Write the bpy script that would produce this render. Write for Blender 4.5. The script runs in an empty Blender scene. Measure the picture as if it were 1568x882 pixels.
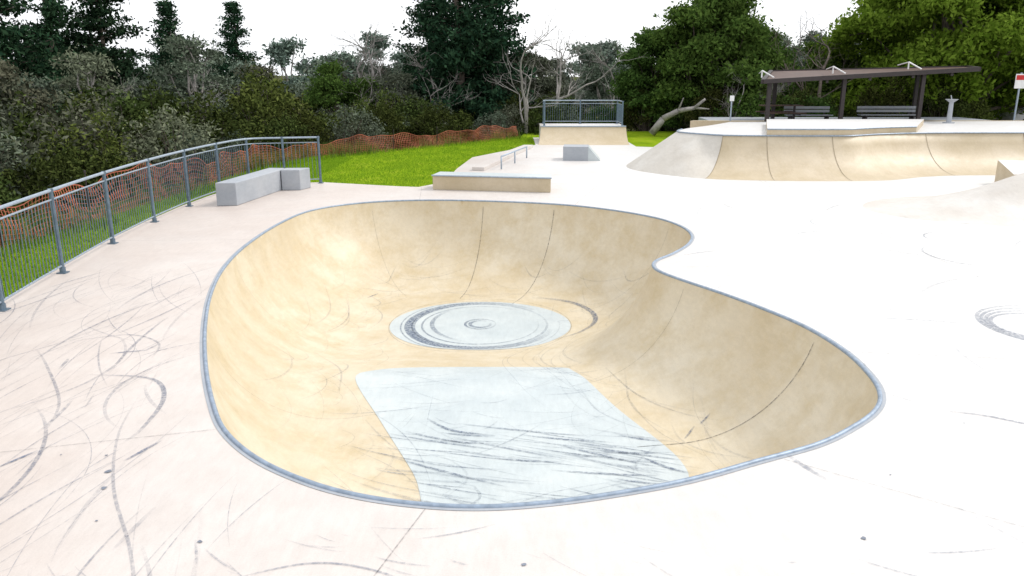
import bpy, math, random
import numpy as np
from mathutils import Vector, geometry
rng=np.random.default_rng(7); random.seed(7)
scene=bpy.context.scene
rad=math.radians

# ------------------------------------------------------------------ materials
def newmat(name):
    m=bpy.data.materials.new(name); m.use_nodes=True
    nt=m.node_tree; nt.nodes.clear()
    out=nt.nodes.new('ShaderNodeOutputMaterial')
    return m,nt,out
def N(nt,t,**kw):
    n=nt.nodes.new(t)
    for k,v in kw.items(): setattr(n,k,v)
    return n
def ramp(nt,src,stops):
    r=N(nt,'ShaderNodeValToRGB'); e=r.color_ramp.elements
    e[0].position,e[0].color=stops[0][0],(*stops[0][1],1)
    e[1].position,e[1].color=stops[-1][0],(*stops[-1][1],1)
    for p,c in stops[1:-1]:
        x=e.new(p); x.color=(*c,1)
    nt.links.new(src,r.inputs[0]); return r.outputs[0]
def noise(nt,pos,scale,detail=5,rough=.6,stretch=None):
    n=N(nt,'ShaderNodeTexNoise'); n.inputs['Scale'].default_value=scale
    n.inputs['Detail'].default_value=detail; n.inputs['Roughness'].default_value=rough
    if stretch:
        mp=N(nt,'ShaderNodeMapping'); mp.inputs['Scale'].default_value=stretch
        mp.inputs['Rotation'].default_value=(0,0,.5)
        nt.links.new(pos,mp.inputs[0]); pos=mp.outputs[0]
    nt.links.new(pos,n.inputs['Vector']); return n.outputs[0]
def mix(nt,fac,a,b,mode='MIX'):
    m=N(nt,'ShaderNodeMix',data_type='RGBA',blend_type=mode)
    if isinstance(fac,(int,float)): m.inputs[0].default_value=fac
    else: nt.links.new(fac,m.inputs[0])
    for s,i in((a,6),(b,7)):
        if isinstance(s,tuple): m.inputs[i].default_value=(*s,1)
        else: nt.links.new(s,m.inputs[i])
    return m.outputs[2]
def concrete(name,c1,c2,stain,rough=.42,big=.35,stainamt=.5,xgrad=None,bump=.05,spec=.5):
    m,nt,out=newmat(name)
    pos=N(nt,'ShaderNodeNewGeometry').outputs['Position']
    col=ramp(nt,noise(nt,pos,big,3,.6),[(.35,c1),(.65,c2)])
    if xgrad:  # blend to the xgrad colour along world x, for painted-in glare
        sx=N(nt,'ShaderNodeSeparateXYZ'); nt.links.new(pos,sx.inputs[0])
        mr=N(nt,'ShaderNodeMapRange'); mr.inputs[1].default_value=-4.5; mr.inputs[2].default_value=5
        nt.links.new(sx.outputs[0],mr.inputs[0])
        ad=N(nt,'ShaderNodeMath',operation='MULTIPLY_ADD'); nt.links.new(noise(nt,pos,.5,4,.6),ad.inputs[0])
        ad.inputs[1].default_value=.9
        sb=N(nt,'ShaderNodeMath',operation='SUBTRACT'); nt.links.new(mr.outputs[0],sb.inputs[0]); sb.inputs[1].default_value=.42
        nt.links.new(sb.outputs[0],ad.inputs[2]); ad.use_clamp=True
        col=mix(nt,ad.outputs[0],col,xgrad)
    s1=ramp(nt,noise(nt,pos,1.7,6,.7),[(.42,(0,0,0)),(.72,(1,1,1))])
    ms=N(nt,'ShaderNodeMath',operation='MULTIPLY'); nt.links.new(s1,ms.inputs[0]); ms.inputs[1].default_value=stainamt
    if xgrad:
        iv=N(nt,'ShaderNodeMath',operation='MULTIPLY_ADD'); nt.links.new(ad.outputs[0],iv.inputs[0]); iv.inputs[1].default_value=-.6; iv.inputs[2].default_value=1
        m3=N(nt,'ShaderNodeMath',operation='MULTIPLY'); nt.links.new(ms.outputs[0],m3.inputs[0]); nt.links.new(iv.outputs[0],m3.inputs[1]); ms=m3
    col=mix(nt,ms.outputs[0],col,stain)
    s2=ramp(nt,noise(nt,pos,14,5,.75,(1,.25,1)),[(.35,(.88,.88,.88)),(.65,(1,1,1))])
    col=mix(nt,.7,col,s2,'MULTIPLY')
    s3=ramp(nt,noise(nt,pos,90,2,.6),[(.3,(.9,.9,.9)),(.6,(1,1,1))])
    col=mix(nt,.7,col,s3,'MULTIPLY')
    p=N(nt,'ShaderNodeBsdfPrincipled'); nt.links.new(col,p.inputs['Base Color'])
    rr=N(nt,'ShaderNodeMapRange'); rr.inputs[3].default_value=rough-.1; rr.inputs[4].default_value=rough+.15
    nt.links.new(noise(nt,pos,5,4,.7),rr.inputs[0]); nt.links.new(rr.outputs[0],p.inputs['Roughness'])
    p.inputs['Specular IOR Level'].default_value=spec
    b=N(nt,'ShaderNodeBump'); b.inputs['Strength'].default_value=bump; b.inputs['Distance'].default_value=.02
    nt.links.new(noise(nt,pos,25,4,.6),b.inputs['Height']); nt.links.new(b.outputs[0],p.inputs['Normal'])
    nt.links.new(p.outputs[0],out.inputs[0]); return m
def simple(name,c,rough=.5,metal=0,var=.25,scale=8):
    m,nt,out=newmat(name)
    pos=N(nt,'ShaderNodeNewGeometry').outputs['Position']
    d=tuple(x*(1-var) for x in c); l=tuple(min(1,x*(1+var)) for x in c)
    col=ramp(nt,noise(nt,pos,scale,3,.6),[(.3,d),(.7,l)])
    p=N(nt,'ShaderNodeBsdfPrincipled'); nt.links.new(col,p.inputs['Base Color'])
    p.inputs['Roughness'].default_value=rough; p.inputs['Metallic'].default_value=metal
    nt.links.new(p.outputs[0],out.inputs[0]); return m
def leafmat(name,c1,c2,trans=.3,objvar=.5):
    m,nt,out=newmat(name)
    g=N(nt,'ShaderNodeNewGeometry'); oi=N(nt,'ShaderNodeObjectInfo')
    col=ramp(nt,g.outputs['Random Per Island'],[(0,c1),(1,c2)])
    br=ramp(nt,oi.outputs['Random'],[(0,(1-objvar,)*3),(1,(1,1,1))])
    tint=ramp(nt,oi.outputs['Random'],[(0,(1,.9,.75)),(.5,(.85,1,.9)),(1,(1,1,.8))])
    col=mix(nt,1.0,col,br,'MULTIPLY'); col=mix(nt,1.0,col,tint,'MULTIPLY')
    d=N(nt,'ShaderNodeBsdfDiffuse'); nt.links.new(col,d.inputs[0])
    if trans<=0:
        nt.links.new(d.outputs[0],out.inputs[0]); return m
    t=N(nt,'ShaderNodeBsdfTranslucent'); nt.links.new(col,t.inputs[0])
    mx=N(nt,'ShaderNodeMixShader'); mx.inputs[0].default_value=trans
    nt.links.new(d.outputs[0],mx.inputs[1]); nt.links.new(t.outputs[0],mx.inputs[2])
    nt.links.new(mx.outputs[0],out.inputs[0]); return m
def markmat(name,c,amt):
    m,nt,out=newmat(name)
    pos=N(nt,'ShaderNodeNewGeometry').outputs['Position']
    a=N(nt,'ShaderNodeAttribute',attribute_name='a')
    n=ramp(nt,noise(nt,pos,22,5,.75),[(.36,(.1,.1,.1)),(.62,(1,1,1))])
    mu=N(nt,'ShaderNodeMath',operation='MULTIPLY'); nt.links.new(a.outputs['Fac'],mu.inputs[0]); nt.links.new(n,mu.inputs[1])
    m2=N(nt,'ShaderNodeMath',operation='MULTIPLY'); nt.links.new(mu.outputs[0],m2.inputs[0]); m2.inputs[1].default_value=amt
    tr=N(nt,'ShaderNodeBsdfTransparent'); d=N(nt,'ShaderNodeBsdfDiffuse'); d.inputs[0].default_value=(*c,1)
    mx=N(nt,'ShaderNodeMixShader'); nt.links.new(m2.outputs[0],mx.inputs[0]); nt.links.new(tr.outputs[0],mx.inputs[1]); nt.links.new(d.outputs[0],mx.inputs[2])
    nt.links.new(mx.outputs[0],out.inputs[0]); return m

M_deck=concrete('deck_concrete',(.545,.475,.43),(.61,.545,.50),(.47,.40,.36),.45,.3,.4,xgrad=(.67,.665,.655))  # xgrad whitens the right side: paler concrete plus glare put into the colour
M_bowl=concrete('bowl_concrete',(.58,.49,.345),(.65,.575,.44),(.50,.39,.215),.45,.5,.75)
M_pale=concrete('pale_concrete',(.49,.545,.56),(.56,.605,.61),(.42,.475,.50),.42,.8,.6)
M_tan=concrete('tan_concrete',(.51,.42,.28),(.58,.49,.36),(.43,.34,.21),.47,.6,.6)
M_block=concrete('grey_concrete',(.33,.36,.40),(.40,.42,.45),(.27,.29,.33),.6,1.5,.3)
M_steel=simple('galvanised_steel',(.33,.39,.46),.5,.45,.15,20)
M_cope=simple('coping_steel',(.26,.32,.40),.5,.3,.2,14)
M_fence=simple('fence_paint',(.12,.17,.22),.4,.3,.2,10)
M_skid=markmat('rubber_mark',(.15,.185,.26),.9)
M_joint=markmat('joint_line',(.09,.09,.10),1.0)
M_wood=simple('roof_sheet',(.075,.038,.026),.6,0,.3,3)
M_dark=simple('dark_paint',(.03,.022,.022),.5,.1,.2)
M_white=simple('white_paint',(.75,.75,.75),.4,0,.08)
M_red=simple('red_paint',(.5,.02,.02),.4,0,.1)
M_asph=simple('asphalt',(.09,.09,.10),.85,0,.25,6)
M_glass=simple('car_glass',(.03,.035,.04),.1,0,.1)
M_rub=simple('tyre_rubber',(.02,.02,.02),.7,0,.2)
M_bark=simple('bark',(.10,.08,.065),.9,0,.45,5)
M_pbark=simple('pale_bark',(.27,.25,.235),.85,0,.35,4)
M_orange=simple('orange_mesh',(.42,.12,.07),.7,0,.4,1.5)
L_pine=leafmat('pine_needles',(.016,.040,.026),(.045,.085,.05),0,.3)
L_shrub=leafmat('shrub_leaves',(.04,.058,.018),(.125,.15,.05),0,.55)
L_grey=leafmat('grey_gum_leaves',(.10,.115,.09),(.20,.215,.175),0,.4)
L_gum=leafmat('gum_leaves',(.045,.085,.022),(.12,.185,.05),.2,.3)
L_bright=leafmat('bright_leaves',(.09,.145,.015),(.22,.29,.045),.3,.1)
L_far=leafmat('hazed_far_leaves',(.14,.17,.16),(.22,.255,.23),0,.3)  # distance haze mixed into the leaf colour, greyer and lighter
L_grass=leafmat('grass_blades',(.14,.26,.012),(.34,.46,.04),.3,.05)

# ------------------------------------------------------------------ mesh builder
class MB:
    def __init__(s): s.v=[];s.f=[];s.m=[]
    def add(s,vs,fs,mi=0):
        b=len(s.v); s.v.extend([tuple(p) for p in vs]); s.f.extend([tuple(b+i for i in f) for f in fs]); s.m.extend([mi]*len(fs))
    def box(s,c,d,mi=0,rz=0,top=1.0):
        x,y,z=d[0]/2,d[1]/2,d[2]/2; cr,sr=math.cos(rz),math.sin(rz); vs=[]
        for dz in(-z,z):
            k=1 if dz<0 else top
            for a,b in((-x,-y),(x,-y),(x,y),(-x,y)):
                a*=k;b*=k
                vs.append((c[0]+a*cr-b*sr,c[1]+a*sr+b*cr,c[2]+dz))
        s.add(vs,[(3,2,1,0),(4,5,6,7),(0,1,5,4),(1,2,6,5),(2,3,7,6),(3,0,4,7)],mi)
    def prism(s,poly,z0,z1,mi=0,mtop=None):
        n=len(poly); z1=z1 if hasattr(z1,'__len__') else [z1]*n; z0=z0 if hasattr(z0,'__len__') else [z0]*n
        vs=[(p[0],p[1],z0[i]) for i,p in enumerate(poly)]+[(p[0],p[1],z1[i]) for i,p in enumerate(poly)]
        fs=[tuple(range(n))[::-1]]+[(i,(i+1)%n,n+(i+1)%n,n+i) for i in range(n)]
        s.add(vs,fs,mi); b=len(s.v)-2*n
        s.f.append(tuple(range(b+n,b+2*n))); s.m.append(mi if mtop is None else mtop)
    def tube(s,p0,p1,r0,r1=None,n=6,mi=0,cap=True):
        if r1 is None:r1=r0
        p0=Vector(p0);p1=Vector(p1);d=(p1-p0)
        if d.length<1e-6:return
        d.normalize(); a=d.orthogonal().normalized(); b=d.cross(a); vs=[]
        for p,r in((p0,r0),(p1,r1)):
            for i in range(n):
                t=2*math.pi*i/n; vs.append(p+a*(r*math.cos(t))+b*(r*math.sin(t)))
        fs=[(i,(i+1)%n,n+(i+1)%n,n+i) for i in range(n)]
        if cap: fs+=[tuple(range(n))[::-1],tuple(range(n,2*n))]
        s.add(vs,fs,mi)
    def build(s,name,mats,parent=None,smooth=False,bevel=0,link=True):
        me=bpy.data.meshes.new(name); me.from_pydata(s.v,[],s.f)
        for m in mats: me.materials.append(m)
        me.polygons.foreach_set('material_index',s.m)
        if smooth: me.polygons.foreach_set('use_smooth',[True]*len(s.f))
        me.update()
        if not link: return me
        o=bpy.data.objects.new(name,me); scene.collection.objects.link(o)
        if parent: o.parent=parent
        if bevel:
            b=o.modifiers.new('bevel','BEVEL'); b.width=bevel; b.segments=2; b.limit_method='ANGLE'
        return o
def empty(name):
    o=bpy.data.objects.new(name,None); scene.collection.objects.link(o); return o

# ------------------------------------------------------------------ geometry helpers
def catmull(P,closed=True,sub=8):
    P=np.array(P,float); n=len(P); out=[]
    rg=range(n) if closed else range(n-1)
    for i in rg:
        if closed: p0,p1,p2,p3=P[(i-1)%n],P[i],P[(i+1)%n],P[(i+2)%n]
        else: p0,p1,p2,p3=P[max(i-1,0)],P[i],P[i+1],P[min(i+2,n-1)]
        for k in range(sub):
            t=k/sub
            out.append(.5*((2*p1)+(-p0+p2)*t+(2*p0-5*p1+4*p2-p3)*t*t+(-p0+3*p1-3*p2+p3)*t**3))
    if not closed: out.append(P[-1])
    return np.array(out)
def resample(P,step,closed=True):
    P=np.array(P,float); Q=np.vstack([P,P[:1]]) if closed else P
    L=np.r_[0,np.cumsum(np.linalg.norm(np.diff(Q,axis=0),axis=1))]
    n=max(2,int(round(L[-1]/step))); s=np.linspace(0,L[-1],n+1)
    if closed: s=s[:-1]
    return np.stack([np.interp(s,L,Q[:,k]) for k in range(Q.shape[1])],1)
def segdist(X,P,closed=True):
    X=np.atleast_2d(X)
    A=np.array(P,float); B=np.roll(A,-1,0)
    if not closed: A,B=A[:-1],B[:-1]
    best=np.full(len(X),1e9)
    for a,b in zip(A,B):
        d=b-a; t=np.clip(((X-a)@d)/(d@d+1e-12),0,1)
        best=np.minimum(best,np.hypot(*(X-a-t[:,None]*d).T))
    return best
def inside(X,P):
    X=np.atleast_2d(X); r=np.zeros(len(X),bool); P=np.array(P,float)
    for a,b in zip(P,np.roll(P,-1,0)):
        c=((a[1]>X[:,1])!=(b[1]>X[:,1]))
        if a[1]==b[1]: continue
        xi=(b[0]-a[0])*(X[:,1]-a[1])/(b[1]-a[1])+a[0]
        r^=c&(X[:,0]<xi)
    return r
def cdt(loops,extra,lines=()):
    pts=[];edges=[]
    for L in loops:
        b=len(pts); n=len(L); pts+= [tuple(p) for p in L]; edges+=[(b+i,b+(i+1)%n) for i in range(n)]
    for L in lines:
        b=len(pts); n=len(L); pts+= [tuple(p) for p in L]; edges+=[(b+i,b+i+1) for i in range(n-1)]
    pts+=[tuple(p) for p in extra]
    r=geometry.delaunay_2d_cdt([Vector(p) for p in pts],edges,[],0,1e-5)
    V=np.array([tuple(v) for v in r[0]]); F=np.array([tuple(f) for f in r[2] if len(f)==3])
    return V,F
def mesh_from(name,V3,F,mats,mi=None,smooth=False):
    a=V3[F[:,1]]-V3[F[:,0]]; b=V3[F[:,2]]-V3[F[:,0]]
    nz=a[:,0]*b[:,1]-a[:,1]*b[:,0]; F=F.copy(); F[nz<0]=F[nz<0][:,::-1]
    me=bpy.data.meshes.new(name); me.from_pydata(V3.tolist(),[],F.tolist())
    for m in mats: me.materials.append(m)
    if mi is not None: me.polygons.foreach_set('material_index',list(map(int,mi)))
    if smooth: me.polygons.foreach_set('use_smooth',[True]*len(F))
    me.update(); o=bpy.data.objects.new(name,me); scene.collection.objects.link(o); return o

# ------------------------------------------------------------------ bowl
RIM=[(-4.85,16.21),(-4.57,17.86),(-3.63,18.91),(-2.33,19.32),(-.71,19.21),(1.04,18.71),(2.20,17.95),(3.08,16.92),(3.45,15.92),(3.47,14.96),
(3.22,14.11),(2.80,13.35),(2.43,12.84),(2.29,12.47),(2.31,12.07),(2.54,11.54),(2.95,10.79),(3.29,10.07),(3.60,9.23),(3.73,8.35),(3.69,7.59),
(3.56,7.07),(3.33,6.69),(2.97,6.34),(2.56,6.03),(1.98,5.74),(1.33,5.42),(.71,5.21),(.22,5.09),(-.21,5.04),(-.63,5.07),(-1.08,5.18),(-1.52,5.38),
(-2.03,5.75),(-2.47,6.25),(-2.80,6.84),(-3.26,7.87),(-3.78,9.23),(-4.26,10.72),(-4.63,12.29),(-4.84,14.05)]
RIMs=resample(catmull(RIM),.09)
RIMc=resample(RIMs,.18)
def sm(t): t=np.clip(t,0,1); return t*t*(3-2*t)
def Dpt(X): return 1.3+.5*sm((X[:,1]-10.6)/3.2)
def bowl_z(X,d=None):
    X=np.atleast_2d(X)
    if d is None: d=segdist(X,RIMc)
    D=Dpt(X); R=D+.42; T=np.sqrt(2*R*D-D*D)
    q=np.clip(T-d,0,None)
    z=-D+R-np.sqrt(np.clip(R*R-q*q,0,None))
    return np.minimum(z,0)
cen=RIMs; tn=np.roll(cen,-1,0)-np.roll(cen,1,0); tn/=np.linalg.norm(tn,axis=1)[:,None]
inw=np.stack([-tn[:,1],tn[:,0]],1)
if not inside(cen[:1]+inw[:1]*.1,RIMs)[0]: inw=-inw
ex=[]
NR=22
for k in range(1,NR+1):
    th=math.acos(.42/2.2)*(1-k/NR); off=2.2*(math.sin(math.acos(.42/2.2))-math.sin(th))
    P=cen[::1 if k<8 else 2]+inw[::1 if k<8 else 2]*off
    dd=segdist(P,RIMc); ok=inside(P,RIMs)&(dd>off*.985)
    ex.append(P[ok])
gx,gy=np.meshgrid(np.arange(-5,4,.16),np.arange(5,19.5,.16)); G=np.stack([gx.ravel(),gy.ravel()],1)
G+=rng.uniform(-.02,.02,G.shape)
ok=inside(G,RIMs); G=G[ok]; G=G[segdist(G,RIMc)>2.0]; ex.append(G)
V,F=cdt([RIMs],np.vstack(ex))
c=V[F].mean(1); F=F[inside(c,RIMs)]
dv=segdist(V,RIMs); zz=bowl_z(V,dv); zz[dv<1e-3]=0
bowl=mesh_from('skate_bowl',np.c_[V,zz],F,[M_bowl],smooth=True)

def surf(X):
    X=np.atleast_2d(np.array(X,float)); ins=inside(X,RIMs)
    z=np.where(ins,bowl_z(X),0.0); return z
def lift(X,off):
    e=.01; z=surf(X)
    zx=(surf(X+[e,0])-surf(X-[e,0]))/(2*e); zy=(surf(X+[0,e])-surf(X-[0,e]))/(2*e)
    n=np.stack([-zx,-zy,np.ones(len(X))],1); n/=np.linalg.norm(n,axis=1)[:,None]
    return np.c_[X,z]+n*off
class Ribbons:
    def __init__(s): s.P=[]
    def add(s,P,w,a=1,fade=True,off=.005,step=.08):
        P=resample(P,step,False); s.P.append((P,w,a,fade,off))
    def build(s,name,mat):
        fs=[];al=[];b=0;XX=[];OF=[]
        for P,w,a,fade,off in s.P:
            t=np.gradient(P,axis=0); t/=np.linalg.norm(t,axis=1)[:,None]+1e-9; nn=np.stack([-t[:,1],t[:,0]],1)
            u=np.linspace(0,1,len(P)); wd=w*(.6+.4*np.sin(np.pi*u))[:,None] if fade else w
            XX.append(np.vstack([P-nn*wd/2,P+nn*wd/2])); OF.append(np.full(2*len(P),off))
            A=a*np.sin(np.pi*np.clip(u,.02,.98))**.8 if fade else np.full(len(P),a)
            al+=list(A)+list(A); n=len(P)
            fs+=[(b+i,b+i+1,b+n+i+1,b+n+i) for i in range(n-1)]; b+=2*n
        X=np.vstack(XX); V3=lift(X,np.concatenate(OF)[:,None])
        me=bpy.data.meshes.new(name); me.from_pydata(V3.tolist(),[],fs); me.materials.append(mat)
        at=me.attributes.new('a','FLOAT','POINT'); at.data.foreach_set('value',np.array(al,np.float32))
        me.update(); o=bpy.data.objects.new(name,me); scene.collection.objects.link(o); return o

def panel(name,poly,off=.004):
    P=resample(poly,.1); gx,gy=np.meshgrid(np.arange(P[:,0].min(),P[:,0].max(),.16),np.arange(P[:,1].min(),P[:,1].max(),.16))
    G=np.stack([gx.ravel(),gy.ravel()],1); G=G[inside(G,P)]; G=G[segdist(G,P)>.05]
    V,F=cdt([P],G); F=F[inside(V[F].mean(1),P)]
    return mesh_from(name,lift(V,off),F,[M_pale],smooth=True)
th=np.linspace(0,2*np.pi,60,endpoint=False)
panel('bowl_floor_disc',np.stack([-.63+1.8*np.cos(th),14.9+1.6*np.sin(th)],1))
panel('bowl_floor_panel',catmull([(-2.3,10.75),(-2.1,11.2),(-1.4,11.42),(.6,11.42),(.95,11.1),(1.4,9.7),(1.95,8.2),(1.75,7.5),(.6,6.85),(-.7,6.85),(-1.1,7.9),(-1.7,9.3)],True,6))

# ------------------------------------------------------------------ deck
FENCE=[(-4.4,-4),(-4.55,-1.9),(-4.75,.2),(-5.05,2.3),(-5.5,4.3),(-5.95,6.2),(-6.38,8.05),(-6.73,9.92),(-7.05,11.94),(-7.36,14.17),(-7.56,16.37),(-7.64,18.42),(-7.58,20.3),(-7.33,21.9),(-6.45,22.3),(-5.5,22.55)]
DECK=[(x-.22,y) for x,y in FENCE[:13]]+[(-7.5,22.15),(-6.6,22.55),(-5.45,22.75),(-3.2,21.9),(-2.6,21.75),(-2.2,22.4),(-1.9,24.5),(-1.83,26.2),(-1.5,29.9),(1.05,35.4),(1.05,39.6),(5.4,39.6),(5.4,34.5),(8,33.5),(26,33.5),(26,-4)]
V,F=cdt([np.array(DECK),RIMs],np.zeros((0,2)))
c=V[F].mean(1); F=F[inside(c,DECK)&~inside(c,RIMs)]
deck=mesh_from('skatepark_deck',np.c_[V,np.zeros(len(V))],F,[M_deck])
mb=MB()
for a,b in zip(DECK,DECK[1:]+DECK[:1]):
    mb.add([(a[0],a[1],-.3),(b[0],b[1],-.3),(b[0],b[1],0),(a[0],a[1],0)],[(0,1,2,3)])
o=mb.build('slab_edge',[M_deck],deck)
mb=MB(); n=len(RIMs)
vs=[];K=8
for i in range(n):
    for k in range(K):
        t=2*math.pi*k/K; vs.append((RIMs[i,0]-inw[i,0]*(.014-.023*math.cos(t)),RIMs[i,1]-inw[i,1]*(.014-.023*math.cos(t)),.0+.023*math.sin(t)))
fs=[(i*K+k,i*K+(k+1)%K,((i+1)%n)*K+(k+1)%K,((i+1)%n)*K+k) for i in range(n) for k in range(K)]
mb.add(vs,fs)
vs=[(*(RIMs[i]-inw[i]*.031),.004) for i in range(n)]+[(*(RIMs[i]-inw[i]*.066),.004) for i in range(n)]
mb.add(vs,[(i,(i+1)%n,n+(i+1)%n,n+i) for i in range(n)],1)
mb.build('bowl_coping',[M_cope,M_block],smooth=True)

gr=[]
for r in np.linspace(0,1,30):
    for t in np.linspace(0,2*np.pi,56,endpoint=False) if r>0 else [0]:
        gr.append((r*math.cos(t),r*math.sin(t)))
r=geometry.delaunay_2d_cdt([Vector(p) for p in gr],[],[],0,1e-5)
V=np.array([tuple(v) for v in r[0]]);F=np.array([f for f in r[2]])
rr=np.hypot(V[:,0],V[:,1]); env=(np.cos(np.pi*np.clip(rr,0,1))*.5+.5)
z=env**.9*(.48+.46*np.exp(-((V[:,0]-.02)**2*9+(V[:,1]+.1)**2*7))+.32*np.exp(-((V[:,0]-.5)**2*14+(V[:,1]-.1)**2*9)))-.012*(rr>.99)
mesh_from('concrete_mound',np.c_[12.0+3.9*V[:,0],17.9+2.4*V[:,1],z],F,[concrete('mound_concrete',(.59,.55,.50),(.66,.64,.61),(.50,.45,.40),.5,.6,.5)],smooth=True)

# ------------------------------------------------------------------ marks
rb=Ribbons()
def arc(cx,cy,r,a0,a1,rx=1.0,rot=0):
    t=np.linspace(a0,a1,60); x=r*np.cos(t)*rx; y=r*np.sin(t)
    return np.stack([cx+x*math.cos(rot)-y*math.sin(rot),cy+x*math.sin(rot)+y*math.cos(rot)],1)
for i in range(230):   # left deck: thin, mostly running with the bowl edge
    y=random.uniform(2.2,12); x0=-2.9-.25*(y-5) if y>5 else -1.6
    x=random.uniform(-5.6-.12*y*.8,x0)
    r=random.uniform(1.2,9); a=random.gauss(math.pi*1.0,.38); L=random.uniform(.25,3.2)/r
    if random.random()<.3: a+=math.pi
    cx=x-r*math.cos(a); cy=y-r*math.sin(a)
    P=arc(cx,cy,r,a-L/2,a+L/2); P=P[~inside(P,RIMs)]
    if len(P)>6: rb.add(P,random.choice([.006,.009,.012,.018,.035]),random.uniform(.12,.6))
for i in range(100):    # near deck
    x=random.uniform(-3,3.5); y=random.uniform(2.6,4.9); L=random.uniform(.05,.7); a=random.gauss(-.3,.35)
    t=np.linspace(-.5,.5,8)[:,None]; P=np.array([[x,y]])+t*L*np.array([[math.cos(a),math.sin(a)]])+np.array([[0,.15*L]])*t*t
    P=P[~inside(P,RIMs)]
    if len(P)>4: rb.add(P,random.choice([.006,.010,.016]),random.uniform(.15,.6),step=.05)
for i in range(150):    # right deck
    x=random.uniform(4,15); y=random.uniform(3.5,21); r=random.uniform(.8,5); a=random.uniform(0,6.28); L=random.uniform(.2,2.6)/r
    P=arc(x,y,r,a,a+L); P=P[~inside(P,RIMs)]
    if len(P)>6: rb.add(P,random.choice([.012,.02,.03,.05]),random.uniform(.15,.5))
for k in range(4): rb.add(arc(6.55+.08*k,9.2,.56+.12*k,0.3*k,6.0),.05,.6)
rb.add(arc(8.2,13.2,1.0,2.2,4.6),.04,.5);rb.add(arc(8.6,14.6,.7,1.2,4.0),.03,.5);rb.add(arc(7.0,16.2,.7,1.5,5),.04,.35)
rb.add(catmull([(3.95,6.7),(4.3,6.6),(4.7,6.35),(5.1,6.3)],False),.035,.7)
rb.add(catmull([(-4.3,5.9),(-3.95,5.1),(-3.5,4.5),(-3.0,3.9),(-2.5,3.3)],False),.035,.5)
rb.add(catmull([(-5.4,8.4),(-5.0,7.9),(-4.3,6.9),(-4.05,6.2)],False),.03,.5)
rb.add(catmull([(-4.4,7.6),(-3.7,7.5),(-3.35,7.0),(-3.25,6.3),(-3.3,6.0)],False),.045,.7)
rb.add(catmull([(-3.6,7.0),(-3.4,6.2),(-3.0,5.3),(-2.5,4.5),(-2.2,3.9),(-2.0,3.2)],False),.025,.45)
rb.add(catmull([(-5.2,8.6),(-4.6,8.9),(-4.1,8.6),(-3.95,8.1)],False),.03,.5)
rb.add(catmull([(-1.9,4.1),(-1.3,4.35),(-.8,4.25),(-.4,3.95)],False),.02,.6)
for x,y,a,L in((-4.0,5.75,1.1,.35),(-3.05,5.9,1.2,.4),(-2.2,3.75,-.1,.35),(-1.1,3.6,-.2,.25),(-4.3,8.3,.3,.4),(.05,3.5,-.1,.25)):
    t=np.linspace(-.5,.5,8)[:,None]; rb.add(np.array([[x,y]])+t*L*np.array([[math.cos(a),math.sin(a)]]),.035,1.0,step=.04)
for rr_,w,a in((1.50,.16,.95),(1.40,.07,.8),(1.22,.04,.7),(.32,.05,.8),(.22,.08,.8),(1.66,.03,.6)):
    rb.add(arc(-.63+.0,14.9,rr_,random.uniform(0,1),random.uniform(5.2,6.2)+.5,.95),w,a,off=.009)
rb.add(arc(.2,15.3,1.5,-1.2,1.4),.10,.8,off=.009); rb.add(arc(-.3,15.0,1.3,2.4,4.2),.09,.6,off=.009)
for i in range(90):
    x=random.uniform(-1.5,1.7); y=random.uniform(6.9,9.0); a=random.gauss(-.28,.10); L=random.uniform(.4,1.7)
    t=np.linspace(-.5,.5,10)[:,None]; P=np.array([[x,y]])+t*L*np.array([[math.cos(a),math.sin(a)]])+np.array([[0,.1]])*t*t
    rb.add(P,random.choice([.012,.02,.045]),random.uniform(.25,.85),off=.009)
for i in range(60):
    x=random.uniform(-1.8,1.5); y=random.uniform(8.5,11.3); a=random.gauss(0,.7); L=random.uniform(.3,1.6)
    t=np.linspace(-.5,.5,10)[:,None]; P=np.array([[x,y]])+t*L*np.array([[math.cos(a),math.sin(a)]])+np.array([[0,.3]])*t*t
    rb.add(P,random.choice([.008,.015,.025]),random.uniform(.1,.45),off=.009)
rb.add(catmull([(-1.1,9.35),(-.75,9.0),(-.2,8.85)],False),.05,.95,off=.01)
rb.add(catmull([(1.5,8.3),(1.75,8.05),(2.0,7.9)],False),.05,.95,off=.01)
for i in range(170):
    i0=random.randrange(len(RIMs)); ln=random.randint(8,36); d0=random.uniform(.5,2.1); d1=d0+random.uniform(-.6,.6)
    idx=[(i0+k)%len(RIMs) for k in range(ln)]; u=np.linspace(0,1,ln)
    P=RIMs[idx]+inw[idx]*(d0+(d1-d0)*u+.3*np.sin(np.pi*u))[:,None]
    d=segdist(P,RIMc)
    if inside(P,RIMs).all() and d.min()>.25: rb.add(P,random.choice([.01,.016,.03]),random.uniform(.08,.32),off=.007,step=.1)
for x,y,a,L in((2.2,8.9,1.0,.35),(2.45,9.15,.8,.25),(-3.1,16.8,1.2,.5),(2.0,7.2,2.2,.8)):
    t=np.linspace(-.5,.5,8)[:,None]; rb.add(np.array([[x,y]])+t*L*np.array([[math.cos(a),math.sin(a)]]),.03,.8,off=.009,step=.05)
rb.build('skid_marks',M_skid)
mb=MB()
for i in range(34):
    x=random.uniform(-5,-1.5) if i<22 else random.uniform(-1,5); y=random.uniform(2.6,7)
    if inside([(x,y)],RIMs)[0] or segdist([(x,y)],RIMc)[0]<.2: continue
    r=random.uniform(.008,.026); vs=[(x+r*random.uniform(.6,1.3)*math.cos(t),y+r*random.uniform(.6,1.3)*math.sin(t),.006) for t in np.linspace(0,6.28,10)[:-1]]
    mb.add(vs,[tuple(range(9))])
mb.build('gum_spots',[simple('spot',(.17,.19,.23),.8)])

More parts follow.
